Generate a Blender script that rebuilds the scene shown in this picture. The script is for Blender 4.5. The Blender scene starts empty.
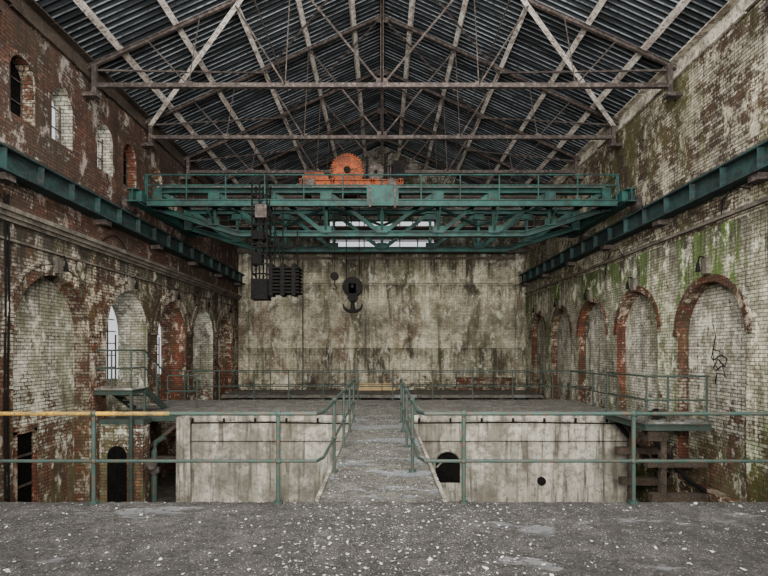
import bpy, math, random
from mathutils import Vector, Matrix
random.seed(7)
E=1.88
W=8.0
YB=28.6
ZP=-2.8      # pit floor
ZE=9.58; ZR=13.2
SL=(ZR-ZE)/W
def roofz(x): return ZE+SL*(W-abs(x))

# ---------------- materials ----------------
class NT:
    def __init__(s,name):
        s.mat=bpy.data.materials.new(name); s.mat.use_nodes=True
        s.nt=s.mat.node_tree; s.b=s.nt.nodes['Principled BSDF']
    def n(s,t,**kw):
        nd=s.nt.nodes.new(t)
        for k,v in kw.items(): setattr(nd,k,v)
        return nd
    def l(s,a,b): s.nt.links.new(a,b)
    def set(s,inp,v):
        if isinstance(v,(int,float)): inp.default_value=v
        elif isinstance(v,tuple): inp.default_value=(v+(1,))[:4] if len(inp.default_value)==4 else v[:3]
        else: s.l(v,inp)
    def math(s,op,a,b=0.0,c=None,clamp=False):
        m=s.n('ShaderNodeMath',operation=op,use_clamp=clamp)
        s.set(m.inputs[0],a); s.set(m.inputs[1],b)
        if c is not None: s.set(m.inputs[2],c)
        return m.outputs[0]
    def mix(s,f,a,b,mode='MIX'):
        m=s.n('ShaderNodeMixRGB',blend_type=mode)
        s.set(m.inputs[0],f); s.set(m.inputs[1],a); s.set(m.inputs[2],b)
        return m.outputs[0]
    def pos(s):
        return s.n('ShaderNodeNewGeometry').outputs['Position']
    def sep(s,v):
        m=s.n('ShaderNodeSeparateXYZ'); s.l(v,m.inputs[0]); return m.outputs
    def comb(s,x,y,z):
        m=s.n('ShaderNodeCombineXYZ')
        for i,v in enumerate((x,y,z)): s.set(m.inputs[i],v)
        return m.outputs[0]
    def scl(s,v,sc,loc=(0,0,0)):
        m=s.n('ShaderNodeMapping'); s.l(v,m.inputs[0]); m.inputs['Scale'].default_value=sc; m.inputs['Location'].default_value=loc
        return m.outputs[0]
    def noise(s,v,scale,detail=4,rough=.6,dist=0.0):
        m=s.n('ShaderNodeTexNoise'); s.l(v,m.inputs['Vector'])
        m.inputs['Scale'].default_value=scale; m.inputs['Detail'].default_value=detail
        m.inputs['Roughness'].default_value=rough; m.inputs['Distortion'].default_value=dist
        return m.outputs[0]
    def ramp(s,v,a,b,lo=0.0,hi=1.0):
        m=s.n('ShaderNodeMapRange'); m.clamp=True
        s.set(m.inputs[0],v)
        for i,x in enumerate((a,b,lo,hi)): m.inputs[i+1].default_value=x
        return m.outputs[0]
    def bump(s,h,st,dist=.02,normal=None):
        m=s.n('ShaderNodeBump'); m.inputs['Strength'].default_value=st; m.inputs['Distance'].default_value=dist
        s.l(h,m.inputs['Height'])
        if normal is not None: s.l(normal,m.inputs['Normal'])
        s.l(m.outputs[0],s.b.inputs['Normal'])
        return m.outputs[0]
    def fin(s,col,rough=.85,metal=0.0,spec=.3):
        s.set(s.b.inputs['Base Color'],col); s.set(s.b.inputs['Roughness'],rough); s.set(s.b.inputs['Metallic'],metal)
        s.b.inputs['Specular IOR Level'].default_value=spec
        return s.mat

def brickwall(name,paint,paint2,red,cover=.5,moss=0.3,stain=.6,zlo=None,mosscol=(.09,.13,.02),seed=0,mortar=.5,bands=(),mossband=None,soot=(.016,.0135,.010),brown=.55,rust=0.0,ss=1.0,fine=.45,eff=.55):
    """bands: list of (zc, depth, strength) of ragged darkening downward from zc"""
    t=NT(name); P0=t.pos(); P=t.scl(P0,(1,1,1),(seed*7.3,seed*3.1,seed*5.7))
    x,y,z=t.sep(P0)
    u=t.math('ADD',x,y)
    bv=t.comb(u,z,0.0)
    br=t.n('ShaderNodeTexBrick'); t.l(bv,br.inputs['Vector'])
    br.inputs['Scale'].default_value=1; br.inputs['Brick Width'].default_value=.25; br.inputs['Row Height'].default_value=.086
    br.inputs['Mortar Size'].default_value=.010; br.inputs['Mortar Smooth'].default_value=.3; br.inputs['Bias'].default_value=-.1
    br.inputs['Color1'].default_value=(1,1,1,1); br.inputs['Color2'].default_value=(.20,.20,.20,1); br.inputs['Mortar'].default_value=(0.0,0,0,1)
    bfac=br.outputs['Fac']; bcol=br.outputs['Color']
    n1=t.noise(P,.55,7,.7,.6); n2=t.noise(P,3.4,6,.8); n3=t.noise(P,15,3,.75)
    m=t.math('ADD',t.math('MULTIPLY',n1,.46),t.math('MULTIPLY',n2,.36))
    m=t.math('ADD',m,t.math('MULTIPLY',n3,.18))
    m=t.math('ADD',m,t.math('MULTIPLY',bcol,.06))
    if zlo is not None:
        m=t.math('ADD',m,t.ramp(z,zlo[0],zlo[1],zlo[2],zlo[3]))
    th=.54-(cover-.5)*.35
    pm=t.ramp(m,th-.014,th+.016)
    rb=t.mix(bcol,tuple(c*.35 for c in red),red)
    rb=t.mix(t.ramp(n2,.42,.62),rb,tuple(c*.25+.006 for c in red))
    pc=t.mix(t.ramp(n2,.40,.56),paint2,paint)
    pc=t.mix(t.math('MULTIPLY',t.ramp(n3,.5,.60),.65),pc,tuple(min(1,c*1.5) for c in paint))
    pc=t.mix(t.math('MULTIPLY',t.ramp(bcol,.9,.3),.50),pc,tuple(c*.85 for c in paint2))
    col=t.mix(pm,rb,pc)
    col=t.mix(t.math('MULTIPLY',bfac,mortar),col,(.024,.020,.016))
    bp=t.noise(P,1.3,6,.75,.8)
    col=t.mix(t.math('MULTIPLY',t.ramp(bp,.52,.58),brown*stain),col,(.075,.042,.023))
    if rust>0:
        rp=t.noise(t.scl(P,(1,1,.5),(9,1,4)),.8,6,.75,.5)
        rz=t.ramp(z,0,6.5,1.0,.45)
        col=t.mix(t.math('MULTIPLY',t.math('MULTIPLY',t.ramp(rp,.51,.60),rust),rz),col,(.15,.062,.030))
    sv=t.scl(P,(1.6,1.6,.14 if ss==1 else .34)); s1=t.noise(sv,1.0*ss,7,.72,.0 if ss==1 else .4); sm=t.ramp(s1,.49,.59)
    sv2=t.scl(P,(5,5,.3)); s2=t.noise(sv2,1.5,5,.65); sm2=t.ramp(s2,.52,.62)
    g=t.noise(P,.32,6,.68); gm=t.ramp(g,.44,.57)
    dk=t.math('ADD',t.math('MULTIPLY',sm,.68),t.math('MULTIPLY',sm2,fine),clamp=True)
    dk=t.math('MULTIPLY',dk,stain,clamp=True)
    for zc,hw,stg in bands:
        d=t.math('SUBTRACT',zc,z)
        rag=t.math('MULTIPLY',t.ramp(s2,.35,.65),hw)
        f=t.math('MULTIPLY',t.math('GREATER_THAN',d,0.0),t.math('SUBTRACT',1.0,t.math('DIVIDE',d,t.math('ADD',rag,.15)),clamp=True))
        dk=t.math('ADD',dk,t.math('MULTIPLY',f,stg),clamp=True)  # darkens raggedly downward from each band height
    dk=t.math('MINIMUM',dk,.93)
    col=t.mix(dk,col,soot)
    col=t.mix(t.math('MULTIPLY',gm,stain*.66),col,tuple(c*1.6 for c in soot))
    if moss>0:
        mg=t.noise(t.scl(P,(1,1,.30),(3,9,1)),.9,7,.8); mm=t.math('MULTIPLY',t.ramp(mg,.49,.58),moss)
        if mossband: mm=t.math('MULTIPLY',mm,t.ramp(z,mossband[0],mossband[1],mossband[2],mossband[3]))
        col=t.mix(mm,col,mosscol)
    ef=t.noise(t.scl(P,(1,1,.6),(13,2,8)),1.7,7,.8)
    col=t.mix(t.math('MULTIPLY',t.ramp(ef,.55,.62),eff),col,tuple(min(.88,c*1.3) for c in paint))
    h=t.math('ADD',t.math('MULTIPLY',bfac,-1.0),t.math('MULTIPLY',n3,.8))
    h=t.math('ADD',h,t.math('MULTIPLY',pm,.3))
    t.bump(h,1.0,.035)
    return t.fin(col,.92)

def grimy(name,c1,c2,c3,scale=2.0,lo=.4,hi=.62,rough=.7,metal=0.0,streak=False,bump=.3,spots=.5,drip=0.0,spec=.3):
    t=NT(name); P=t.pos()
    if streak: Q=t.scl(P,(1.5,1.5,.25))
    else: Q=P
    a=t.noise(Q,scale,6,.75); b=t.noise(P,scale*6,5,.75)
    col=t.mix(t.ramp(a,lo,hi),c1,c2)
    col=t.mix(t.math('MULTIPLY',t.ramp(b,.50,.60),spots),col,c3)
    if drip>0:
        d=t.noise(t.scl(P,(3,3,.22)),1.6,6,.7)
        col=t.mix(t.math('MULTIPLY',t.ramp(d,.50,.61),drip),col,(.04,.034,.025))
        e=t.noise(P,.7,6,.7)
        col=t.mix(t.math('MULTIPLY',t.ramp(e,.47,.58),drip*.85),col,(.085,.076,.060))
    t.bump(b,bump,.01)
    return t.fin(col,rough,metal,spec)

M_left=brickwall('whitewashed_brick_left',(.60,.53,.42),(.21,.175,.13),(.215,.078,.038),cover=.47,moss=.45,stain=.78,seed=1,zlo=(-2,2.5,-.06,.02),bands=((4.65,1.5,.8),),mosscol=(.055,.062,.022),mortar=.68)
M_leftup=brickwall('bare_brick_upper',(.36,.32,.28),(.13,.11,.09),(.16,.070,.045),cover=.38,moss=.25,stain=.72,seed=2,mosscol=(.045,.04,.025),mortar=.65)
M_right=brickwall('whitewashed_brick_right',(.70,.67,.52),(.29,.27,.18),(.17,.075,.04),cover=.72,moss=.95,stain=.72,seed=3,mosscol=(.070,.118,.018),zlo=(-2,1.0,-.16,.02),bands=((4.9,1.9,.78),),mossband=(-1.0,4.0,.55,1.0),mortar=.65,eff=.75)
M_rightup=brickwall('weathered_brick_upper',(.56,.51,.40),(.23,.205,.145),(.14,.080,.050),cover=.55,moss=.70,stain=.72,seed=4,mosscol=(.085,.085,.026),mortar=.65)
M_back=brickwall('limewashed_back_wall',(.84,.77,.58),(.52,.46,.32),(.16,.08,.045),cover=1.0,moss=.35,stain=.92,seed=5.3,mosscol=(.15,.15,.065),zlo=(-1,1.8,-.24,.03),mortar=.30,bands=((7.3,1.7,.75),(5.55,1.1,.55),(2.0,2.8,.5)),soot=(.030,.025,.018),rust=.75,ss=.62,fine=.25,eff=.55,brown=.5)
M_gable=brickwall('sooty_gable_brick',(.34,.33,.29),(.14,.14,.13),(.08,.05,.04),cover=.5,moss=.2,stain=.8,seed=6)
M_infill=brickwall('painted_infill_brick',(.68,.65,.54),(.29,.27,.215),(.23,.105,.06),cover=.72,moss=.60,stain=.70,seed=8,zlo=(-2,1.5,-.17,.02),mosscol=(.11,.115,.05),mortar=.65)
M_red=brickwall('arch_reveal_brick',(.48,.41,.31),(.21,.155,.115),(.23,.065,.032),cover=.44,moss=.35,stain=.70,seed=9,mosscol=(.05,.06,.024))
M_conc=grimy('grimy_concrete',(.44,.415,.355),(.22,.205,.165),(.095,.085,.068),1.1,.38,.60,.9,streak=True,spots=.65,drip=.85)
M_ledge=grimy('stone_ledge',(.15,.13,.105),(.05,.042,.034),(.02,.018,.014),1.5,streak=False,rough=.9)
M_cream=grimy('old_white_paint',(.78,.74,.68),(.42,.35,.31),(.085,.037,.026),1.6,.44,.62,.7,spots=.75)
M_trussd=grimy('rusty_iron',(.026,.020,.018),(.055,.042,.037),(.15,.122,.110),1.5,.42,.65,.8,spots=.5)
M_green=grimy('teal_crane_paint',(.009,.060,.051),(.005,.021,.020),(.028,.024,.018),1.8,.42,.58,.7,spots=.7)
M_girder=grimy('weathered_runway_paint',(.011,.041,.040),(.007,.016,.017),(.036,.031,.025),1.8,.42,.57,.8,spots=.75)
M_greenrail=grimy('green_rail_paint',(.013,.036,.030),(.030,.052,.045),(.075,.035,.02),2.5,.4,.65,.65,spots=.7)
M_yellow=grimy('worn_yellow_paint',(.42,.23,.022),(.18,.12,.035),(.04,.05,.035),3.0,.42,.56,.75,spots=.75)
M_orange=grimy('rusty_orange_paint',(.25,.060,.020),(.10,.030,.014),(.025,.014,.011),2.6,.42,.58,.85,spots=.8)
M_black=grimy('oily_black_iron',(.003,.003,.0035),(.006,.0055,.005),(.014,.012,.010),3,rough=.9,spec=.12)
M_wood=grimy('old_timber',(.05,.035,.025),(.02,.015,.011),(.09,.075,.06),3,streak=False,rough=.9)
M_board=grimy('lit_eave_board',(.60,.55,.46),(.22,.19,.15),(.06,.045,.035),2.2,.42,.56,.85,spots=.75)  # pale boards; tone also paints in light on the right eave
M_dark=grimy('void_shade',(.004,.004,.004),(.006,.006,.005),(.01,.01,.01),2,spec=.0)  # near-black faces paint the shade inside openings
M_plank=grimy('pale_plank',(.65,.46,.20),(.42,.30,.16),(.2,.15,.1),2)
M_chip=grimy('paint_chips',(.50,.50,.49),(.24,.24,.235),(.70,.70,.69),3,rough=.9)
M_rub=grimy('rubble_grit',(.035,.032,.028),(.075,.068,.06),(.018,.018,.018),6,rough=.95)

# roof sheet
t=NT('corrugated_roof_sheet'); P=t.pos()
a=t.noise(t.scl(P,(.4,1,.4)),1.2,5,.7); b=t.noise(P,9,4,.7)
x,y,z=t.sep(P)
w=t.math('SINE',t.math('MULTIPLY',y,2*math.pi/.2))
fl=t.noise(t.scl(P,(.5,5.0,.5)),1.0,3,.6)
glint=t.math('MULTIPLY',t.ramp(w,-1.0,-.50,1,0),t.ramp(fl,.40,.60,.12,1))
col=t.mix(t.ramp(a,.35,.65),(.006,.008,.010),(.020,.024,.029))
col=t.mix(glint,col,(.46,.51,.57))  # pale lines paint in daylight showing at the sheet laps
col=t.mix(t.math('MULTIPLY',t.ramp(b,.52,.64),.6),col,(.010,.009,.008))
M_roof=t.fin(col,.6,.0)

# floor
def floormat(name,base,light,wet,fleck=1.0,wth=.60,wcol=(.13,.135,.14),wr=.5,wmix=.7,alo=.45):
    t=NT(name); P=t.pos()
    a=t.noise(P,.9,6,.7); b=t.noise(P,10,7,.8); c=t.noise(P,45,4,.75); d=t.noise(P,2.6,6,.75)
    v=t.n('ShaderNodeTexVoronoi'); t.l(P,v.inputs['Vector']); v.inputs['Scale'].default_value=38
    v2=t.n('ShaderNodeTexVoronoi'); t.l(t.scl(P,(1,1,1),(3,4,0)),v2.inputs['Vector']); v2.inputs['Scale'].default_value=18
    col=t.mix(t.ramp(b,.42,.60),tuple(q*.22 for q in base),base)
    col=t.mix(t.math('MULTIPLY',t.ramp(d,.50,.60),.5),col,tuple(q*1.6 for q in base))
    col=t.mix(t.math('MULTIPLY',t.ramp(c,.54,.62),.75),col,tuple(q*2.4 for q in base))
    col=t.mix(t.math('MULTIPLY',t.ramp(a,.50,.60),.5),col,tuple(q*.28 for q in base))
    fl=t.math('MULTIPLY',t.ramp(v.outputs['Distance'],.14,.22,1,0),t.ramp(d,alo,alo+.08))
    fl2=t.math('MULTIPLY',t.ramp(v2.outputs['Distance'],.08,.13,1,0),t.ramp(a,.45,.55))
    wm=t.ramp(t.noise(t.scl(P,(.7,1.3,1),(wet,2,0)),.8,4,.6),wth,wth+.035)
    col=t.mix(t.math('MULTIPLY',wm,wmix),col,wcol)
    col=t.mix(t.math('MULTIPLY',t.math('MAXIMUM',fl,fl2),fleck),col,light)
    h=t.math('ADD',t.math('MULTIPLY',b,.9),t.math('MULTIPLY',c,.6))
    t.bump(t.math('MULTIPLY',h,t.ramp(wm,0,1,1,.12)),.9,.05)
    return t.fin(col,t.ramp(wm,0,1,.9,wr),spec=.5)
M_floor=floormat('debris_strewn_floor',(.060,.055,.050),(.42,.42,.41),2.3)
M_floor2=floormat('debris_strewn_walkway',(.13,.12,.10),(.60,.60,.58),1.0)
M_wetwalk=floormat('wet_walkway_slab',(.105,.098,.082),(.66,.67,.65),6.1,wth=.53,wcol=(.17,.19,.21),wr=.12,wmix=.8,alo=.40)
M_pit=floormat('pit_rubble',(.05,.042,.035),(.18,.16,.14),7.0)

# ---------------- mesh builder ----------------
class MB:
    def __init__(s,mats): s.v=[];s.f=[];s.m=[];s.mats=mats
    def poly(s,pts,m=0):
        i=len(s.v); s.v+= [tuple(p) for p in pts]; s.f.append(tuple(range(i,i+len(pts)))); s.m.append(m)
    def box(s,x0,x1,y0,y1,z0,z1,m=0):
        i=len(s.v)
        s.v+=[(x0,y0,z0),(x1,y0,z0),(x1,y1,z0),(x0,y1,z0),(x0,y0,z1),(x1,y0,z1),(x1,y1,z1),(x0,y1,z1)]
        for q in ((0,3,2,1),(4,5,6,7),(0,1,5,4),(1,2,6,5),(2,3,7,6),(3,0,4,7)):
            s.f.append(tuple(i+k for k in q)); s.m.append(m)
    def frame(s,p,q,up=(0,0,1)):
        d=(Vector(q)-Vector(p)).normalized(); u=Vector(up)
        if abs(d.dot(u))>.98: u=Vector((0,1,0))
        r=d.cross(u).normalized(); u=r.cross(d).normalized(); return d,r,u
    def beam(s,p,q,w,h,m=0,up=(0,0,1)):
        p=Vector(p);q=Vector(q);d,r,u=s.frame(p,q,up); i=len(s.v)
        for c in (p,q):
            for a,b in ((-1,-1),(1,-1),(1,1),(-1,1)): s.v.append(tuple(c+r*a*w/2+u*b*h/2))
        for k in ((0,1,2,3),(7,6,5,4),(0,4,5,1),(1,5,6,2),(2,6,7,3),(3,7,4,0)):
            s.f.append(tuple(i+j for j in k)); s.m.append(m)
    def ibeam(s,p,q,w,h,tk=.03,m=0,up=(0,0,1)):
        p=Vector(p);q=Vector(q);d,r,u=s.frame(p,q,up)
        s.beam(p+u*(h/2-tk/2),q+u*(h/2-tk/2),w,tk,m,up); s.beam(p-u*(h/2-tk/2),q-u*(h/2-tk/2),w,tk,m,up)
        s.beam(p,q,tk,h-2*tk,m,up)
    def angle(s,p,q,w,m=0,up=(0,0,1)):
        p=Vector(p);q=Vector(q);d,r,u=s.frame(p,q,up)
        s.beam(p,q,w,.016,m,up); s.beam(p+u*w/2*.9,q+u*w/2*.9,.016,w*.9,m,up)
    def tube(s,pts,r,n=8,m=0):
        pts=[Vector(p) for p in pts]; rings=[]
        for k,p in enumerate(pts):
            a=pts[max(0,k-1)]; b=pts[min(len(pts)-1,k+1)]
            d,rr,u=s.frame(a,b)
            R=r if not isinstance(r,(list,)) else r[k]
            i=len(s.v); rings.append(i)
            for j in range(n):
                t=2*math.pi*j/n; s.v.append(tuple(p+rr*math.cos(t)*R+u*math.sin(t)*R))
        for a,b in zip(rings,rings[1:]):
            for j in range(n):
                s.f.append((a+j,a+(j+1)%n,b+(j+1)%n,b+j)); s.m.append(m)
        s.f.append(tuple(rings[0]+j for j in range(n))[::-1]); s.m.append(m)
        s.f.append(tuple(rings[-1]+j for j in range(n))); s.m.append(m)
    def ball(s,c,r,m=0,n=8):
        s.tube([(c[0],c[1],c[2]+r*math.cos(math.pi*k/6)) for k in range(7)],[max(.001,r*math.sin(math.pi*k/6)) for k in range(7)],n,m)
    def lump(s,c,r,m=0):
        i=len(s.v); n=7
        s.v.append((c[0],c[1],c[2]+r*random.uniform(.5,.8)))
        for lev,(rr,zz) in enumerate(((.6,.45),(1.0,.0))):
            for j in range(n):
                a=2*math.pi*j/n; q=r*rr*random.uniform(.75,1.15)
                s.v.append((c[0]+q*math.cos(a),c[1]+q*math.sin(a),c[2]+r*zz*random.uniform(.7,1.1)-(0.01 if lev else 0)))
        for j in range(n):
            s.f.append((i,i+1+j,i+1+(j+1)%n)); s.m.append(m)
            s.f.append((i+1+j,i+1+n+j,i+1+n+(j+1)%n,i+1+(j+1)%n)); s.m.append(m)
    def build(s,name,parent=None,smooth=False,recalc=True):
        me=bpy.data.meshes.new(name); me.from_pydata(s.v,[],s.f)
        for mt in s.mats: me.materials.append(mt)
        for p,i in zip(me.polygons,s.m): p.material_index=i; p.use_smooth=smooth
        if recalc:
            import bmesh
            bm=bmesh.new(); bm.from_mesh(me); bmesh.ops.recalc_face_normals(bm,faces=bm.faces); bm.to_mesh(me); bm.free()
        o=bpy.data.objects.new(name,me); bpy.context.scene.collection.objects.link(o)
        if parent: o.parent=parent
        return o
def empty(name):
    o=bpy.data.objects.new(name,None); bpy.context.scene.collection.objects.link(o); return o

# ---------------- side walls with arches ----------------
NS=20
def arch_top(u,uc,r,zs): 
    d=max(0,r*r-(u-uc)**2); return zs+math.sqrt(d)
def band(mb,sx,X,u0,u1,z0,z1,ops,m):
    def pt(u,z,dx=0): return (sx*(X+dx),u,z)
    cur=u0
    for o in sorted(ops,key=lambda o:o['uc']):
        r=o['w']/2; a=o['uc']-r; b=o['uc']+r
        mb.poly([pt(cur,z0),pt(a,z0),pt(a,z1),pt(cur,z1)],m)
        if o['zb']>z0: mb.poly([pt(a,z0),pt(b,z0),pt(b,o['zb']),pt(a,o['zb'])],m)
        us=[o['uc']-r*math.cos(math.pi*k/NS) for k in range(NS+1)]
        hs=[arch_top(u,o['uc'],r,o['zs']) for u in us]
        D=o['depth']
        for k in range(NS):
            mb.poly([pt(us[k],hs[k]),pt(us[k+1],hs[k+1]),pt(us[k+1],z1),pt(us[k],z1)],m)
            mb.poly([pt(us[k],hs[k]),pt(us[k+1],hs[k+1]),pt(us[k+1],hs[k+1],D),pt(us[k],hs[k],D)],o['mrev'])
            if o['mback'] is not None:
                mb.poly([pt(us[k],o['zb'],D),pt(us[k+1],o['zb'],D),pt(us[k+1],hs[k+1],D),pt(us[k],hs[k],D)],o['mback'])
        mb.poly([pt(a,o['zb']),pt(a,o['zs']),pt(a,o['zs'],D),pt(a,o['zb'],D)],o['mrev'])
        mb.poly([pt(b,o['zb']),pt(b,o['zs']),pt(b,o['zs'],D),pt(b,o['zb'],D)],o['mrev'])
        mb.poly([pt(a,o['zb']),pt(b,o['zb']),pt(b,o['zb'],D),pt(a,o['zb'],D)],o['mrev'])
        cur=b
    mb.poly([pt(cur,z0),pt(u1,z0),pt(u1,z1),pt(cur,z1)],m)

def voussoirs(mb,sx,X,uc,r,zs,ring=.26,proj=.03,m=0,n=30):
    for k in range(n):
        a0=math.pi*(k+.04)/n; a1=math.pi*(k+.96)/n
        pr=proj+random.uniform(-.008,.008)
        P=[]
        for rr,a in ((r,a0),(r+ring,a0),(r+ring,a1),(r,a1)):
            P.append((uc-rr*math.cos(a),zs+rr*math.sin(a)))
        i=len(mb.v)
        for dx in (X+.0,X-pr):
            for (u,z) in P: mb.v.append((sx*dx,u,z))
        for q in ((0,1,2,3),(7,6,5,4),(0,4,5,1),(1,5,6,2),(2,6,7,3),(3,7,4,0)):
            mb.f.append(tuple(i+j for j in q)); mb.m.append(m)
ARC=[(12.55,2.9),(16.15,2.6),(19.55,2.6),(22.95,2.55),(26.2,2.4)]
Y0=-5
SMW=(11.4,12.82,14.8,16.25,18.2,19.6)
def side(sx,name,mlow,mup,deep):
    mb=MB([mlow,mup,M_red,M_infill,M_ledge])
    ops=[]
    for i,(c,w) in enumerate(ARC):
        dp=.42; bk=3
        if deep and i>0: dp=1.0
        ops.append(dict(uc=c,w=w if sx<0 else (2.6 if i==0 else w),zb=-2.35 if sx<0 else -1.6,zs=3.70-w/2,depth=dp,mback=None if (deep and i>0) else 3,mrev=3 if (deep and i in (1,3)) else 2))
        if sx>0: ops[-1]['depth']=.30
    ops.append(dict(uc=8.6,w=2.6,zb=-2.35,zs=2.4,depth=.3,mback=3,mrev=2))
    ops.append(dict(uc=5.0,w=2.6,zb=0.2,zs=2.4,depth=.3,mback=3,mrev=2))
    band(mb,sx,W,Y0,YB,ZP,4.85,ops,0)
    wo=[]
    if sx<0:
        for j,c in enumerate(SMW):
            wo.append(dict(uc=c,w=.82,zb=7.02,zs=7.98,depth=.45,mback=None,mrev=3 if j in(1,2) else 2))
    band(mb,sx,W,Y0,YB,4.85,ZE+.1,wo,1)
    for o in ops:
        voussoirs(mb,sx,W,o['uc'],o['w']/2,o['zs'],.25 if sx<0 else .18,.03,2 if sx>0 else 0)
        if sx<0: voussoirs(mb,sx,W,o['uc'],o['w']/2+.27,o['zs'],.07,.06,0,n=40)
    if sx<0:
        for c in SMW: voussoirs(mb,sx,W,c,.41,7.98,.12,.015,1,n=14)
        for k,(pr,za,zb) in enumerate(((.08,4.62,4.70),(.15,4.70,4.80),(.22,4.80,4.90),(.05,4.22,4.27))):
            mb.box(sx*W,sx*(W-pr),Y0,YB,za,zb,4)
    else:
        mb.box(W,W-.10,Y0,YB,4.95,5.03,4)
    o=mb.build(name)
    return o,ops
wl,opsL=side(-1,'wall_left',M_left,M_leftup,True)
wr,opsR=side(1,'wall_right',M_right,M_rightup,False)

def arched_window(name,c,w,zb,zs,X):
    mb=MB([M_infill,M_trussd,M_green])
    r=w/2
    mb.box(-X,-X-.25,c-r,c+r,-2.35,zb,0)
    for k in range(0,6):
        u=c-r+ w*k/5
        top=zs+math.sqrt(max(0,r*r-(u-c)**2))
        mb.box(-X-.06,-X-.10,u-.02,u+.02,zb,max(top,zs),1)
    z=zb
    while z<zs+r:
        hw=r if z<zs else math.sqrt(max(.0,r*r-(z-zs)**2))
        mb.box(-X-.06,-X-.10,c-hw,c+hw,z-.015,z+.02,1); z+=.4
    return mb.build(name)
for i,(c,w) in enumerate(ARC[1:]):
    arched_window('window_%d'%(i+1),c,w,.9,3.70-w/2,W+1.0)
for j,c in enumerate(SMW[:4]):
    mb=MB([M_trussd,M_dark])
    X=-W-.32
    if j in (0,3):
        mb.box(X-.05,X,c-.41,c+.41,7.02,8.0,1)
        pts=[(X,c-.41*math.cos(math.pi*k/12),7.98+.41*math.sin(math.pi*k/12)) for k in range(13)]
        mb.poly(pts,1)
    for u in (-.38,.0,.38): mb.box(X+.01,X+.04,c+u-.012,c+u+.012,7.02,7.98+math.sqrt(.41**2-u*u),0)
    for z in (7.04,7.5,8.0): 
        hw=.41 if z<7.98 else math.sqrt(.41**2-(z-7.98)**2)
        mb.box(X+.01,X+.04,c-hw,c+hw,z-.012,z+.012,0)
    mb.build('window_%d'%(5+j))
# ---------------- back wall ----------------
mb=MB([M_back,M_gable,M_ledge,M_trussd,M_red])
LZ=5.5+E
mb.poly([(-W,YB,ZP),(W,YB,ZP),(W,YB,LZ),(-W,YB,LZ)],0)
ox,oz0,oz1=2.95,7.50,9.15
mb.poly([(-W,YB,LZ),(W,YB,LZ),(W,YB,oz0),(-W,YB,oz0)],1)
mb.poly([(-W,YB,oz0),(-ox,YB,oz0),(-ox,YB,oz1),(-W,YB,oz1)],1)
mb.poly([(ox,YB,oz0),(W,YB,oz0),(W,YB,oz1),(ox,YB,oz1)],1)
mb.poly([(-W,YB,oz1),(W,YB,oz1),(W,YB,ZE+.1),(0,YB,ZR+.1),(-W,YB,ZE+.1)],1)
for a,b,c,d in ((-ox,-ox,oz0,oz1),(ox,ox,oz0,oz1)):
    mb.poly([(a,YB,c),(a,YB+.4,c),(a,YB+.4,d),(a,YB,d)],1)
mb.poly([(-ox,YB,oz0),(ox,YB,oz0),(ox,YB+.4,oz0),(-ox,YB+.4,oz0)],1)
mb.poly([(-ox,YB,oz1),(ox,YB,oz1),(ox,YB+.4,oz1),(-ox,YB+.4,oz1)],1)
mb.box(-W,W,YB-.3,YB,LZ-.12,LZ+.12,2)
mb.box(-W,W,YB-.08,YB,LZ-.45,LZ-.30,2)
mb.box(-W,W,YB-.04,YB,5.58,5.62,2)
for x in (-7.7,7.7): mb.box(x-.28,x+.28,YB-.14,YB,ZP,LZ-.12,0)
for x in (-3.95,6.6): mb.box(x-.05,x+.05,YB-.05,YB,ZP,LZ-.12,0)
mb.box(4.2,7.4,YB-.03,YB,-.6,.35,4)
mb.build('wall_back')
mb=MB([M_trussd,M_gable])
for x in (-2.95,-2,-1.0,0,1.0,2,2.95): mb.box(x-.03,x+.03,YB+.12,YB+.2,oz0,oz1,0)
for z in (oz0+.03,8.0,8.10,8.7,oz1-.03): mb.box(-ox,ox,YB+.12,YB+.2,z-.03,z+.03,0)
mb.box(-ox,ox,YB+.14,YB+.18,8.06,8.62,1)
mb.build('window_9')
mb=MB([M_plank])
for k in range(3): mb.box(-1.3+k*.02,.75-k*.1,YB-.3-.0,YB-.22,-.35+k*.13,-.23+k*.13,0)
mb.box(-1.1,-1.0,YB-.22,YB-.16,-.35,.06,0); mb.box(.4,.5,YB-.22,YB-.16,-.35,.06,0)
mb.build('plank_barrier')

# ---------------- roof ----------------
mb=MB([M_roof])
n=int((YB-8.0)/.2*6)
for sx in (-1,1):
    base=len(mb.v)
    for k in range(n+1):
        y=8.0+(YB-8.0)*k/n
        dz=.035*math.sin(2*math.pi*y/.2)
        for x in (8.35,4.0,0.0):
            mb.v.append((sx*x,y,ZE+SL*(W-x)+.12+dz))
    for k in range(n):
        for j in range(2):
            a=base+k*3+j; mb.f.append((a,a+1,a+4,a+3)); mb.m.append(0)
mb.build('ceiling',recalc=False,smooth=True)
PUR=[.0,.95,2.45,4.0,5.55,7.05]
mb=MB([M_cream,M_trussd])
for sx in (-1,1):
    for p in PUR:
        if p==0 and sx>0: continue
        z=roofz(p)
        nrm=Vector((sx*SL,0,1)).normalized()
        m=1 if p==0 else 0
        mb.ibeam((sx*p,5,z-.02),(sx*p,YB,z-.02),.14,.17,.03,m,up=tuple(nrm))
mb.build('roof_purlins')
TY=[10.15,13.75,17.1,20.4,23.7,26.9]
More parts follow.
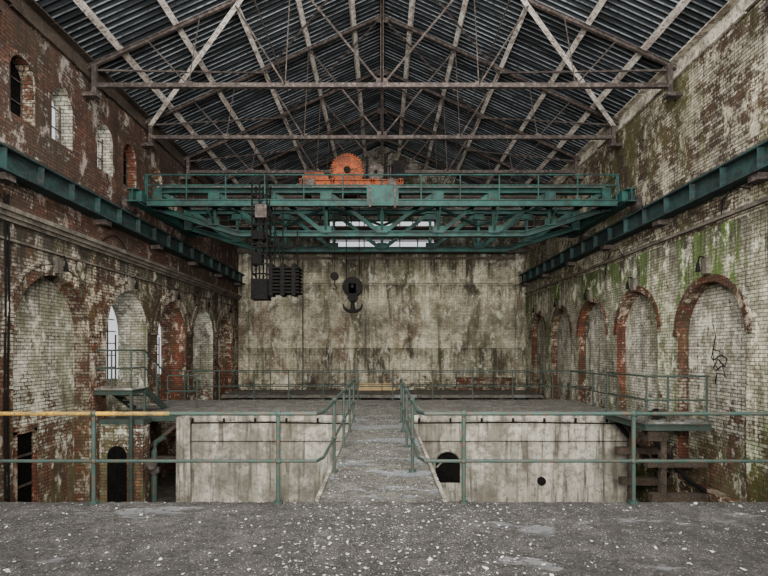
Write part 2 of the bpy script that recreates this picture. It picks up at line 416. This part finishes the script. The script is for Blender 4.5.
def truss(y,i):
    mb=MB([M_trussd,M_cream])
    zt=8.98
    def R(x): return roofz(x)-.16
    for dy in (-.04,.04): mb.beam((-7.75,y+dy,zt),(7.75,y+dy,zt),.025,.11,0)
    mb.beam((-7.75,y,zt-.055),(7.75,y,zt-.055),.12,.015,0)
    for sx in (-1,1):
        mb.ibeam((sx*7.95,y,R(7.95)),(0,y,R(0)),.09,.11,.02,0)
        mb.beam((sx*7.72,y,zt-.25),(sx*7.72,y,R(7.72)),.12,.10,0)
        mb.box(sx*7.6,sx*8.0,y-.12,y+.12,zt-.32,zt-.22,0)
        for a,b,q in (((2.45,'r'),(0,'t'),.030),((2.45,'r'),(2.6,'t'),.016),((4.0,'r'),(2.6,'t'),.026),((4.9,'r'),(5.2,'t'),.016),((6.3,'r'),(5.2,'t'),.022)):
            pa=(sx*a[0],y,R(a[0]) if a[1]=='r' else zt); pb=(sx*b[0],y,R(b[0]) if b[1]=='r' else zt)
            mb.tube([pa,pb],q,6,0)
        for g in (2.6,5.2): mb.box(sx*g-.1,sx*g+.1,y-.012,y+.012,zt-.05,zt+.12,0)
    mb.angle((0,y,zt),(0,y,R(0)),.08,0,up=(0,1,0))
    mb.box(-.16,.16,y-.012,y+.012,zt-.07,zt+.2,0); mb.box(-.22,.22,y-.012,y+.012,R(0)-.22,R(0)+.03,0)
    mb.build('roof_truss' if i==0 else 'roof_truss.%03d'%i)
for i,y in enumerate(TY): truss(y,i)
mb=MB([M_cream,M_trussd])
for i in range(1,len(TY)-1):
    for sx in (-1,1):
        if i==1:
            mb.angle((sx*7.75,TY[2],roofz(7.75)-.34),(sx*3.9,TY[1],roofz(3.9)-.30),.13,0)
            mb.angle((sx*3.9,TY[1],roofz(3.9)-.30),(sx*.2,TY[0],roofz(.2)-.34),.13,0)
        mb.angle((sx*7.75,TY[i],roofz(7.75)-.32),(sx*3.9,TY[i+1],roofz(3.9)-.32),.055,1)
        mb.angle((sx*3.9,TY[i+1],roofz(3.9)-.32),(sx*.2,TY[i],roofz(.2)-.32),.05,1)
mb.beam((0,5,8.98+.1),(0,YB,8.98+.1),.05,.06,1)
for i in range(0,len(TY)-1):
    mb.tube([(0,TY[i],9.0),(0,TY[i+1],roofz(0)-.3)],.018,6,1); mb.tube([(0,TY[i+1],9.0),(0,TY[i],roofz(0)-.3)],.018,6,1)
for x in (-2.6,2.6): mb.tube([(x,10.15,9.0),(x,YB,9.0)],.016,6,1)
mb.build('roof_bracing')
for sx,nm in ((-1,'trim_1'),(1,'trim_2')):
    mb=MB([M_board if sx>0 else M_wood])  # right side takes the painted lit tone, left the darker timber
    y=5.0
    while y<YB-.5:
        L=random.uniform(.8,1.7); L=min(L,YB-y)
        d=random.uniform(-.03,.03)
        mb.box(sx*(W-.02),sx*(W-.10),y+.02,y+L,ZE-.32+d,ZE+.06,0)
        mb.box(sx*(W-.02),sx*(W-.30),y+.03,y+L-.02,ZE+.02+d*.3,ZE+.06+d*.3,0)
        y+=L
    mb.build(nm)

# ---------------- crane runway girders ----------------
for k,sx in enumerate((-1,1)):
    mb=MB([M_girder,M_trussd])
    x=sx*7.78
    mb.ibeam((x,Y0,5.78),(x,YB-.15,5.78),.36,.52,.045,0)
    mb.beam((x,Y0,6.08),(x,YB-.15,6.08),.07,.08,1)
    y=1.2
    while y<YB-.2:
        mb.box(x-.16,x+.16,y-.012,y+.012,5.55,6.02,0)
        y+=1.15
    for y in (3.3,6.9,10.6,14.4,17.85,21.25,24.6,27.8):
        mb.box(sx*(W-.005),sx*7.68,y-.15,y+.15,5.38,5.515,1)
    mb.build('crane_runway_girder' if k==0 else 'crane_runway_girder.001')

# ---------------- overhead crane ----------------
crane=empty('overhead_travelling_crane')
ZT,ZB=6.98,5.60
def girder(name,y,outs):
    mb=MB([M_green,M_trussd])
    xe=7.15; xt=4.6
    mb.ibeam((-xe,y,ZT),(xe,y,ZT),.28,.18,.03,0)
    mb.ibeam((-xt,y,ZB),(xt,y,ZB),.24,.18,.03,0)
    for sx in (-1,1):
        mb.ibeam((sx*xt,y,ZB),(sx*xe,y,6.40),.24,.18,.03,0)
        mb.beam((sx*xe,y,6.30),(sx*xe,y,ZT+.06),.28,.3,0)
    N=8; xs=[-xe+2*xe*i/N for i in range(N+1)]
    def bz(x): return ZB if abs(x)<xt else ZB+(abs(x)-xt)/(xe-xt)*.8
    for i,x in enumerate(xs[1:-1]):
        mb.beam((x,y,bz(x)),(x,y,ZT),.10,.09,0)
    for i in range(N):
        a,b=xs[i],xs[i+1]
        if (a+b)/2<0: p,q=(a,y,ZT),(b,y,bz(b))
        else: p,q=(a,y,bz(a)),(b,y,ZT)
        mb.beam(p,q,.07,.13,0,up=(0,0,1))
    for x in xs[1:-1]:
        mb.box(x-.18,x+.18,y-.14,y-.125,ZT-.28,ZT-.05,0)
        mb.box(x-.18,x+.18,y-.14,y-.125,bz(x)+.02,bz(x)+.24,0)
    yo=y+outs*.85
    mb.ibeam((-xe,yo,6.36),(xe,yo,6.36),.12,.20,.02,0)
    mb.beam((-xe+.1,(y+yo)/2,6.48),(xe-.1,(y+yo)/2,6.48),.75,.04,1)
    for x in xs: 
        mb.beam((x,y,6.40),(x,yo,6.40),.07,.07,0)
        mb.beam((x,y,bz(x) if abs(x)<xe-.1 else 6.35),(x,yo,6.34),.05,.05,0)
    zr=7.22
    for zz in (zr,6.9): mb.tube([(-xe,yo,zz),(xe,yo,zz)],.024,6,0)
    xs2=[-xe+2*xe*i/12 for i in range(13)]
    for x in xs2: mb.tube([(x,yo,6.42),(x,yo,zr)],.024,6,0)
    mb.beam((-xe,y,ZT+.12),(xe,y,ZT+.12),.06,.07,1)
    return mb.build(name,crane)
girder('near_lattice_girder',16.45,-1)
girder('far_lattice_girder',19.0,1)
mb=MB([M_green,M_trussd])
for sx in (-1,1):
    x=sx*7.42
    mb.ibeam((x,15.2,6.50),(x,20.2,6.50),.30,.40,.04,0)
    for y in (15.7,19.8):
        mb.tube([(sx*7.70,y,6.36),(sx*7.86,y,6.36)],.24,20,1)
        mb.box(x-.2,x+.2,y-.3,y+.3,6.36,6.66,0)
    for y in (15.6,17.7,20.1): mb.tube([(sx*7.2,y,6.6),(sx*7.2,y,7.25)],.024,6,0)
    mb.tube([(sx*7.2,15.6,7.22),(sx*7.2,20.1,7.22)],.024,6,0)
for i in range(8):
    a=-7.0+14.0*i/8; b=a+14.0/8
    if i%2: mb.beam((a,16.45,6.5),(b,19,6.5),.09,.07,0)
    else: mb.beam((a,19,6.5),(b,16.45,6.5),.09,.07,0)
mb.build('end_carriages',crane)
mb=MB([M_green,M_trussd])
mb.box(-.46,.50,15.48,15.56,6.25,6.86,0); mb.box(-.41,.45,15.47,15.48,6.30,6.81,0)
for x in (-.36,.40): mb.box(x-.03,x+.03,15.44,15.47,6.2,6.9,1)
mb.build('control_panel_box',crane)
mb=MB([M_orange,M_black,M_trussd])
for y in (16.7,18.8): mb.ibeam((-2.7,y,7.30),(.7,y,7.30),.14,.26,.03,0)
for x in (-2.6,-1.6,-.3,.6): mb.ibeam((x,16.45,7.28),(x,19.0,7.28),.12,.24,.03,0)
for x in (-2.3,.3):
    for y in (16.45,19.0): mb.tube([(x,y-.06,7.26),(x,y+.06,7.26)],.14,16,2)
mb.box(-2.6,-1.75,16.7,17.3,7.42,7.60,0)
mb.build('crab_frame',crane)
mb=MB([M_orange,M_black,M_trussd])
def gear(cx,y,cz,r,th,m,teeth=36,spokes=6):
    mb.tube([(cx,y-th/2,cz),(cx,y+th/2,cz)],r*.92,36,m)
    for k in range(teeth):
        a=2*math.pi*k/teeth
        p=(cx+math.cos(a)*r*.9,y,cz+math.sin(a)*r*.9); q=(cx+math.cos(a)*r,y,cz+math.sin(a)*r)
        mb.beam(p,q,r*.09,th,m,up=(0,1,0))
    rr=r*.84
    pts=[(cx+math.cos(2*math.pi*k/30)*rr,y-th/2-.02,cz+math.sin(2*math.pi*k/30)*rr) for k in range(31)]
    mb.tube(pts,.025,6,m)
    for k in range(spokes):
        a=2*math.pi*k/spokes+.3
        mb.beam((cx,y-th/2-.015,cz),(cx+math.cos(a)*rr,y-th/2-.015,cz+math.sin(a)*rr),.06,.03,m,up=(0,1,0))
    mb.tube([(cx,y-th/2-.08,cz),(cx,y+th/2,cz)],r*.2,16,1)
gear(-1.15,17.0,7.83,.56,.12,0)
gear(-.2,17.1,7.8,.30,.10,2,24)
mb.tube([(-1.15,17.1,7.83),(-1.15,18.6,7.83)],.40,28,0)
for k in range(10): mb.tube([(-1.15,17.25+k*.12,7.83),(-1.15,17.30+k*.12,7.83)],.43,28,2)
for y in (17.15,18.65): mb.beam((-1.15,y,7.4),(-1.15,y,7.9),.5,.08,0)
mb.build('hoist_drum_and_gears',crane)
mb=MB([M_black,M_orange,M_trussd])
mb.tube([(-.25,17.5,7.85),(.55,17.5,7.85)],.32,24,0)
for k in range(8): mb.tube([(-.15+k*.085,17.5,7.85),(-.12+k*.085,17.5,7.85)],.35,24,2)
mb.box(-.2,.5,17.2,17.8,7.4,7.6,0)
mb.tube([(-2.6,17.3,7.72),(-1.95,17.3,7.72)],.17,20,1)
mb.box(.35,.75,16.8,17.1,7.4,8.1,0); mb.tube([(-.5,16.8,7.4),(-.5,16.8,8.25)],.03,6,0)
mb.tube([(.1,16.9,7.4),(.1,16.9,8.35),(.3,16.9,8.4)],.03,6,0)
mb.build('hoist_motor',crane)
hx,hy,hz=-1.0,17.5,4.03
mb=MB([M_black,M_trussd])
for dx,dy in ((-.22,-.06),(-.22,.06),(.22,-.06),(.22,.06)):
    mb.tube([(hx+dx*1.0,hy+dy,7.5),(hx+dx,hy+dy,hz)],.013,6,0)
mb.build('hoist_ropes',crane)
mb=MB([M_black,M_trussd])
for y in (-.14,0,.14): mb.tube([(hx,hy+y-.035,hz),(hx,hy+y+.035,hz)],.34,28,0)
for y in (-.2,.2):
    mb.tube([(hx,hy+y-.015,hz),(hx,hy+y+.015,hz)],.24,16,0)
    mb.box(hx-.12,hx+.12,hy+y-.015,hy+y+.015,hz-.5,hz+.1,0)
mb.tube([(hx,hy-.26,hz),(hx,hy+.26,hz)],.06,12,0)
mb.box(hx-.16,hx+.16,hy-.2,hy+.2,hz-.42,hz-.30,0)
mb.tube([(hx,hy,hz-.36),(hx,hy,hz-.64)],.065,12,0)
for s in (-1,1):
    pts=[(hx,hy,hz-.56)];rad=[.07]
    for k in range(11):
        a=math.radians(-110+k*115/10)
        pts.append((hx+s*(.07+math.cos(a)*.25),hy,hz-.60+math.sin(a)*.22)); rad.append(max(.02,.085-.006*k))
    mb.tube(pts,rad,10,0)
mb.build('hook_block',crane,smooth=False)
mb=MB([M_black])
ax=-1.62
mb.tube([(ax,17.5,7.3),(ax,17.5,4.5)],.010,6,0)
mb.tube([(ax,17.44,4.4),(ax,17.56,4.4)],.14,18,0)
mb.tube([(ax,17.5,4.25),(ax,17.5,4.1),(ax+.08,17.5,4.0),(ax,17.5,3.93),(ax-.07,17.5,4.0)],.022,8,0)
mb.build('auxiliary_hook',crane)
mb=MB([M_black,M_trussd,M_orange])
xa,xb=-3.95,-3.50
yy=15.55
for x in (xa,-3.72,xb):
    for y in (yy,yy+.5): mb.tube([(x,y,7.0),(x,y,3.45)],.026,6,0)
for k in range(11):
    z=3.6+k*.30; mb.beam((xa,yy,z),(xb,yy,z),.03,.045,0); mb.beam((xa,yy,z),(xa,yy+.5,z),.03,.04,0); mb.beam((xb,yy,z),(xb,yy+.5,z),.03,.04,0)
for k in range(5):
    z=3.6+k*.6; mb.tube([(xa,yy,z),(xb,yy,z+.6)],.014,5,0)
mb.box(xa-.03,xb+.03,yy-.02,yy+.52,3.42,4.05,0)
mb.box(xa,xb-.1,yy-.05,yy+.4,5.25,5.5,0); mb.box(xa+.1,xb,yy-.05,yy+.4,5.9,6.3,1)
mb.box(xa+.05,xb-.15,yy-.05,yy+.3,4.5,4.85,0)
for k in range(8): mb.box(xb+.08,-2.50,yy-.14,yy+.5,3.60+k*.105,3.66+k*.105,0)
for x in (xb+.2,-3.05,-2.6):
    mb.tube([(x,yy+.2,6.4 if x<-3 else 5.6),(x,yy+.2,3.5)],.02,6,0)
for x in (-3.35,-3.0,-2.66): mb.box(x-.06,x+.06,yy-.18,yy+.3,3.52,4.48,0)
mb.tube([(xb,yy,4.4),(-3.2,yy,4.8),(-2.8,yy,4.6),(-2.6,yy,4.75)],.02,6,0)
mb.tube([(xa,yy,5.0),(-3.2,yy,5.05),(-2.6,yy,5.0)],.03,6,0)
mb.tube([(xb,yy,6.4),(-3.3,yy,5.9),(-3.15,yy,5.0),(-3.05,yy,4.4)],.02,6,0)
mb.tube([(-3.45,yy,6.9),(-3.4,yy,6.0),(-3.25,yy,5.6),(-3.3,yy,4.9)],.015,6,0)
mb.build('suspended_control_gear',crane)

# ---------------- floors ----------------
def lumpy(mb,x0,x1,y0,y1,z,nx,ny,amp,m=0,edge=None):
    base=len(mb.v)
    for j in range(ny+1):
        for i in range(nx+1):
            x=x0+(x1-x0)*i/nx; y=y0+(y1-y0)*j/ny
            if edge and j==ny: y+=random.uniform(-edge,edge)
            mb.v.append((x,y,z+random.uniform(-amp,amp)))
    for j in range(ny):
        for i in range(nx):
            a=base+j*(nx+1)+i; mb.f.append((a,a+1,a+nx+2,a+nx+1)); mb.m.append(m)
YE=6.33
mb=MB([M_floor,M_conc])
mb.box(-W,W,Y0,YE-.03,-.35,-.02,1)
lumpy(mb,-W,W,Y0,YE,.0,240,170,.006,0,.02)
mb.build('floor',recalc=False)
mb=MB([M_pit]); lumpy(mb,-W-1.3,W+1,Y0,YB,ZP,60,100,.05); mb.build('pit_floor',recalc=False)
mb=MB([M_wetwalk,M_conc])
mb.box(-.78,.76,YE,14.8,-.28,-.015,1); lumpy(mb,-.79,.77,YE-.01,14.8,0,20,110,.004,0)
for s in (-.80,.78): mb.beam((s,YE,-.10),(s,14.8,-.10),.05,.28,1)
mb.build('concrete_walkway',recalc=False)
def block(x0,x1,y0,y1):
    mb=MB([M_conc,M_floor2,M_black,M_greenrail,M_dark])
    mb.box(x0,x1,y0,y1,ZP,-.02,0)
    mb.box(x0-.03,x1+.03,y0-.05,y0+.1,-.16,-.0,0)
    lumpy(mb,x0,x1,y0,y1,.01,int((x1-x0)*10),40,.014,1)
    for x in [x0+.3+k*.9 for k in range(int((x1-x0)/.9))]:
        mb.box(x-.03,x+.03,y0-.08,y0-.05,-.2,-.08,2)
    mb.tube([(x0,y0-.07,-.22),((x0+x1)/2,y0-.07,-.20),(x1,y0-.07,-.24)],.022,6,2)
    mb.tube([(x0,y0-.04,-.75),(x1,y0-.04,-.75)],.012,6,2)
    return mb
mb=block(-5.75,-.79,14.8,19.3); mb.box(-5.9,-5.5,14.66,14.82,ZP,-.05,0); mb.build('concrete_engine_bed',recalc=False)
mb=block(.77,7.15,14.8,19.3)
cx,r0,zs0=1.9,.40,-1.42
mb.poly([(cx-r0,14.79,-1.95),(cx+r0,14.79,-1.95)]+[(cx+r0*math.cos(math.pi*k/16),14.79,zs0+r0*math.sin(math.pi*k/16)) for k in range(17)],4)
mb.tube([(cx-r0,14.79,-1.95),(cx-r0,14.79,zs0)]+[(cx-r0*math.cos(math.pi*k/16),14.79,zs0+r0*math.sin(math.pi*k/16)) for k in range(17)]+[(cx+r0,14.79,-1.95)],.05,8,0)
mb.tube([(cx-r0*.8,14.76,-1.5),(cx-r0*.3,14.76,-1.3),(cx+.25,14.76,-1.35)],.03,6,0)
mb.tube([(4.6,14.72,-1.9),(4.6,14.81,-1.9)],.12,16,2)
mb.build('concrete_engine_bed.001',recalc=False)
mb=MB([M_floor2]); mb.box(-.79,.77,14.8,19.3,-.3,0,0)
mb.build('bed_link_slab')
def scatter(name,regions,count,smin,smax,mat,flat=True,pw=3):
    mb=MB([mat])
    for _ in range(count):
        x0,x1,y0,y1,z=random.choices(regions,[ (r[1]-r[0])*(r[3]-r[2]) for r in regions])[0]
        x=random.uniform(x0,x1); y=random.uniform(y0,y1); s=smin+(smax-smin)*random.random()**pw
        a=random.uniform(0,6.28); tl=random.uniform(-.3,.3); zz=z+.005
        if flat:
            k=random.randint(3,5)
            mb.poly([(x+math.cos(a+6.28*i/k)*s*random.uniform(.4,1),y+math.sin(a+6.28*i/k)*s*random.uniform(.4,1),zz+.004+math.cos(6.28*i/k)*s*abs(tl)+s*.3*abs(tl)) for i in range(k)],0)
        else:
            c=Vector((x,y,zz)); i0=len(mb.v)
            for d in ((1,0,0),(0,1,0),(-1,0,0),(0,-1,0),(0,0,1)):
                v=Vector(d)*s*random.uniform(.6,1.1); v.z*=.6
                v.rotate(Matrix.Rotation(a,3,'Z')); mb.v.append(tuple(c+v-Vector((0,0,.003))))
            for q in ((0,1,4),(1,2,4),(2,3,4),(3,0,4)): mb.f.append(tuple(i0+k for k in q)); mb.m.append(0)
    mb.build(name,recalc=False)
near=(-5.2,5.2,3.6,6.3,0)
mid=(-1.0,1.5,3.6,6.3,0)
wk=(-.75,.75,6.3,14.8,0)
scatter('paint_flakes',[near,mid,mid,mid,wk,wk,(-5.7,7,14.8,19.2,.0)],10000,.004,.030,M_chip,True,3.5)
scatter('rubble_grit',[near,near,wk,(-5.7,7,14.9,19.2,.0)],11000,.005,.026,M_rub,False)

# ---------------- railings ----------------
def railing(name,runs,posts,mats,h=1.1,r=.025,mids=(.52,)):
    mb=MB(mats)
    for pts,mi in runs:
        mb.tube([(p[0],p[1],p[2]+h) for p in pts],r,10,mi)
        for md in mids: mb.tube([(p[0],p[1],p[2]+md) for p in pts],r*.85,8,0)
    for p in posts:
        mb.tube([(p[0],p[1],p[2]),(p[0],p[1],p[2]+h)],r*1.05,10,0)
        mb.ball((p[0],p[1],p[2]+h),r*1.7,0)
        for md in mids: mb.ball((p[0],p[1],p[2]+md),r*1.7,0)
        mb.tube([(p[0],p[1],p[2]),(p[0],p[1],p[2]+.03)],.06,10,0)
    mb.build(name)
yf=6.27
railing('guard_railing',[([(-7.95,yf,0),(-2.6,yf,0)],1),([(-2.6,yf,0),(-.80,yf,0),(-.74,6.5,0),(-.74,13.3,0)],0)],
   [(-5.7,yf,0),(-3.53,yf,0),(-1.27,yf,0),(-.74,7.9,0),(-.74,9.9,0),(-.74,11.7,0),(-.74,13.3,0)],[M_greenrail,M_yellow])
railing('guard_railing.001',[([(.50,13.3,0),(.46,6.5,0),(.52,yf,0),(7.95,yf,0)],0)],
   [(5.6,yf,0),(3.08,yf,0),(1.0,yf,0),(.47,7.9,0),(.48,9.9,0),(.49,11.7,0),(.50,13.3,0)],[M_greenrail,M_yellow])
railing('guard_railing.002',[([(-7.9,19.2,0),(-.9,19.2,0)],0)],[(-7.4+k*1.3,19.2,0) for k in range(6)],[M_greenrail])
railing('guard_railing.003',[([(-.9,19.2,0),(7.9,19.2,0)],0)],[(.4+k*1.5,19.2,0) for k in range(5)],[M_greenrail])
railing('guard_railing.005',[([(-7.6,25.5,-.35),(7.6,25.5,-.35)],0)],[(-7.4+k*1.85,25.5,-.35) for k in range(9)],[M_greenrail],r=.02)
mb=MB([M_floor2,M_trussd]); mb.box(-W,W,25.4,YB,-.5,-.35,0)
for x in (-6,-3,0,3,6): mb.box(x-.12,x+.12,25.6,25.85,ZP,-.5,1)
mb.build('rear_gallery_slab')

# ---------------- right balcony ----------------
mb=MB([M_greenrail,M_floor2,M_wood,M_black])
BX0,BX1,BY0,BY1,BZ=6.4,7.98,12.4,14.7,.14
mb.box(BX0,BX1,BY0,BY1,BZ-.06,BZ,1)
mb.ibeam((BX0,BY0,BZ-.13),(BX1,BY0,BZ-.13),.1,.16,.02,0); mb.ibeam((BX0,BY0,BZ-.13),(BX0,BY1,BZ-.13),.1,.16,.02,0)
for y in (12.6,14.2):
    mb.tube([(7.95,y,-1.6),(7.5,y,-1.3),(7.0,y,-.7),(6.5,y,-.12)],.06,8,3)
    mb.beam((6.5,y,-.9),(7.97,y,-.9),.2,.18,2); mb.beam((6.6,y,-1.75),(7.97,y,-1.75),.22,.2,2)
    mb.beam((6.9,y,-2.75),(6.9,y,0),.14,.14,2)
mb.box(6.5,7.0,12.5,12.8,-.35,-.1,2)
mb.build('steel_balcony')
mb=MB([M_wood,M_black])
for _ in range(26):
    a=random.gauss(0,1); b=random.gauss(0,1)
    mb.lump((7.1+a*.25,13.2+b*.3,BZ+max(0,.14-.08*(a*a+b*b))),random.uniform(.06,.15),random.choice((0,0,1)))
mb.build('debris_heap')
railing('guard_railing.006',[([(BX0+.03,14.6,BZ),(BX0+.03,BY0+.05,BZ),(7.95,BY0+.05,BZ)],0)],[(BX0+.03,14.6,BZ),(BX0+.03,BY0+.05,BZ),(6.95,BY0+.05,BZ),(7.9,BY0+.05,BZ)],[M_greenrail])
railing('guard_railing.007',[([(7.0,19,0),(7.0,15.2,0)],0)],[(7.0,19,0),(7,17,0),(7.0,15.2,0)],[M_greenrail])
# ---------------- left landing + stairs ----------------
mb=MB([M_greenrail,M_floor2,M_wood,M_trussd])
mb.box(-W+.02,-5.8,15.4,19.3,-.07,0,1)
mb.ibeam((-W+.02,15.4,-.15),(-5.85,15.4,-.15),.1,.22,.02,0)
for x in (-7.6,-6.1): mb.box(x-.08,x+.08,15.4,15.56,ZP,-.1,2)
mb.beam((-7.6,15.5,-1.5),(-6.1,15.5,-.3),.08,.1,2); mb.beam((-7.9,15.5,-1.4),(-5.9,15.5,-1.4),.1,.14,2)
mb.build('steel_landing')
st=empty('steel_staircase')
mb=MB([M_greenrail,M_conc,M_trussd])
xi=-6.95; ya=14.2; yb=15.0
mb.box(-W+.02,xi,ya,yb,.76,.82,1); mb.ibeam((xi,ya,.70),(xi,yb,.70),.08,.14,.02,0); mb.ibeam((-7.98,ya,.70),(xi,ya,.70),.08,.14,.02,0)
for x,y in ((xi,ya),(xi,yb)): mb.beam((x,y,ZP),(x,y,.7),.07,.07,0)
N=5
for k in range(N):
    z=.82-(k+1)*.82/N; y=yb+k*.32
    if z>0.01: mb.box(-7.95,xi-.02,y,y+.30,z,z+.04,1)
for x in (-7.95,xi): mb.beam((x,yb,.72),(x,yb+1.5,-.02),.04,.2,0)
mb.build('steps',st)
mb=MB([M_greenrail])
for h in (1.05,.55):
    mb.tube([(-7.95,ya,.82+h),(xi,ya,.82+h),(xi,yb,.82+h),(xi,yb+1.6,h),(-6.0,yb+1.6,h)],.024,8,0)
for p in ((xi,ya,.82),(xi,yb,.82),(xi,yb+.8,.41),(xi,yb+1.6,0),(-6.0,yb+1.6,0),(-7.5,ya,.82)): mb.tube([p,(p[0],p[1],p[2]+1.05)],.025,8,0)
mb.build('handrail',st)
mb=MB([M_infill,M_dark,M_greenrail,M_trussd,M_wood])
mb.box(-7.97,-6.75,14.45,14.9,ZP,-.22,0)
mb.box(-7.97,-6.72,14.42,14.92,-.22,-.08,2)
pts=[(-7.75,14.44,ZP),(-7.2,14.44,ZP)]+[(-7.475+.275*math.cos(math.pi*k/12),14.44,-1.1+.275*math.sin(math.pi*k/12)) for k in range(13)]
mb.poly(pts,1)
mb.beam((-7.05,14.38,ZP),(-7.05,14.38,-.2),.08,.1,2)
mb.build('stub_wall')
mb=MB([M_greenrail,M_trussd])
mb.tube([(-6.45,14.5,ZP),(-6.45,14.5,-1.0),(-6.45,14.6,-.75),(-6.2,14.6,-.6)],.08,12,0)
mb.tube([(-6.45,14.5,-1.6),(-6.45,14.5,-1.45)],.14,12,1); mb.tube([(-6.45,14.28,-1.3),(-6.45,14.32,-1.3)],.16,14,1)
mb.build('valve_pipe')
mb=MB([M_red,M_dark,M_wood])
X=-W-.41
mb.box(X,X+.05,11.62,12.22,-2.3,-.05,1)
for y in (11.55,12.22): mb.box(X,X+.12,y,y+.09,-2.34,.02,0)
mb.box(X,X+.12,11.55,12.31,-.05,.12,0)
for z in (-.6,-1.3,-1.9): mb.box(X+.05,X+.08,11.64,12.22,z,z+.05,2)
mb.build('door_1')
# ---------------- wall fittings ----------------
k=0
for sx,ops in ((-1,opsL),(1,opsR)):
    for i,(c,w) in enumerate(ARC):
        mb=MB([M_ledge,M_black])
        zc=3.70
        mb.box(sx*W,sx*(W-.12),c-.10,c+.10,zc+.05,zc+.45,0)
        mb.tube([(sx*W,c,zc+.42),(sx*(W-.22),c,zc+.48),(sx*(W-.26),c,zc+.30)],.02,6,1)
        mb.tube([(sx*(W-.26),c,zc+.32),(sx*(W-.26),c,zc+.10)],[.03,.06],10,1)
        mb.build('wall_lamp' if k==0 else 'wall_lamp.%03d'%k); k+=1
mb=MB([M_black])
def cable(pts,r=.012): mb.tube(pts,r,6,0)
X=-W+.05
for y in (10.80,10.9): cable([(X,y,5.2),(X,y+.02,3),(X,y-.02,1),(X,y+.03,-2.6)],.022)
cable([(X,9.5,4.95)]+[(X+.03,9.5+k*.25,4.98+.35*math.sin(k*.62)) for k in range(1,7)],.014)
cable([(X,14.5,4.95)]+[(X+.03,14.5+k*.22,4.97+.30*math.sin(k*.5)) for k in range(1,8)],.014)
mb.build('wall_cable')
mb=MB([M_black,M_cream]); X=W-.05
cable([(X,12.05+.3*math.sin(k*1.1)*(1-k/30),1.85-.05*k+.12*math.sin(k*2.3)) for k in range(14)],.015)
cable([(X,12.3,2.5),(X,12.2,2.2),(X,12.35,1.7),(X,12.1,1.4)],.013)
mb.build('wall_cable.001')
mb=MB([M_black]); 
cable([(X-.1,16.6,4.9),(X-.15,16.9,5.2),(X-.1,17.6,5.25),(X,18.1,5.0),(X,18.3,4.4)],.014)
cable([(X-.1,10.9,5.3),(X-.15,11.3,5.5),(X-.1,11.8,5.35),(X,12.0,5.0)],.014)
mb.build('wall_cable.002')
mb=MB([M_trussd]); mb.tube([(-4.4,YB-.13,-.3),(-4.4,YB-.13,6.8)],.03,8,0)
mb.build('drain_pipe')

# ---------------- light ----------------
w=bpy.data.worlds.new('World'); bpy.context.scene.world=w; w.use_nodes=True
bg=w.node_tree.nodes['Background']; bg.inputs[0].default_value=(.95,.97,1.0,1); bg.inputs[1].default_value=1.0
def area(name,loc,target,sx,sy,e,col=(1,1,1),spread=180):
    L=bpy.data.lights.new(name,'AREA'); L.shape='RECTANGLE'; L.size=sx; L.size_y=sy; L.energy=e; L.color=col; L.spread=math.radians(spread)
    o=bpy.data.objects.new(name,L); bpy.context.scene.collection.objects.link(o); o.location=loc
    o.rotation_euler=(Vector(target)-Vector(loc)).to_track_quat('-Z','Y').to_euler()
area('roof_fill_light',(0,6.5,11.0),(0,22,1.5),10,4,2500,(1,.98,.93))  # added unseen fill lamp at roof level, brightens the far hall
area('foreground_fill_light',(0,4.5,8.5),(0,6,0),8,2,260,(.95,.97,1))  # added unseen fill lamp, lifts the foreground floor
area('back_wall_fill_light',(0,-2.5,4.5),(0,28,3.0),10,3,1900,(1,.96,.88),90)  # added unseen fill lamp behind the camera, brightens the back wall

# ---------------- camera ----------------
cd=bpy.data.cameras.new('Camera'); cam=bpy.data.objects.new('Camera',cd); bpy.context.scene.collection.objects.link(cam)
cam.location=(0,0,E); cam.rotation_euler=(math.radians(90),0,0)
cd.lens=24; cd.sensor_width=36; cd.shift_x=.0026; cd.shift_y=62/768; cd.clip_end=200
bpy.context.scene.camera=cam
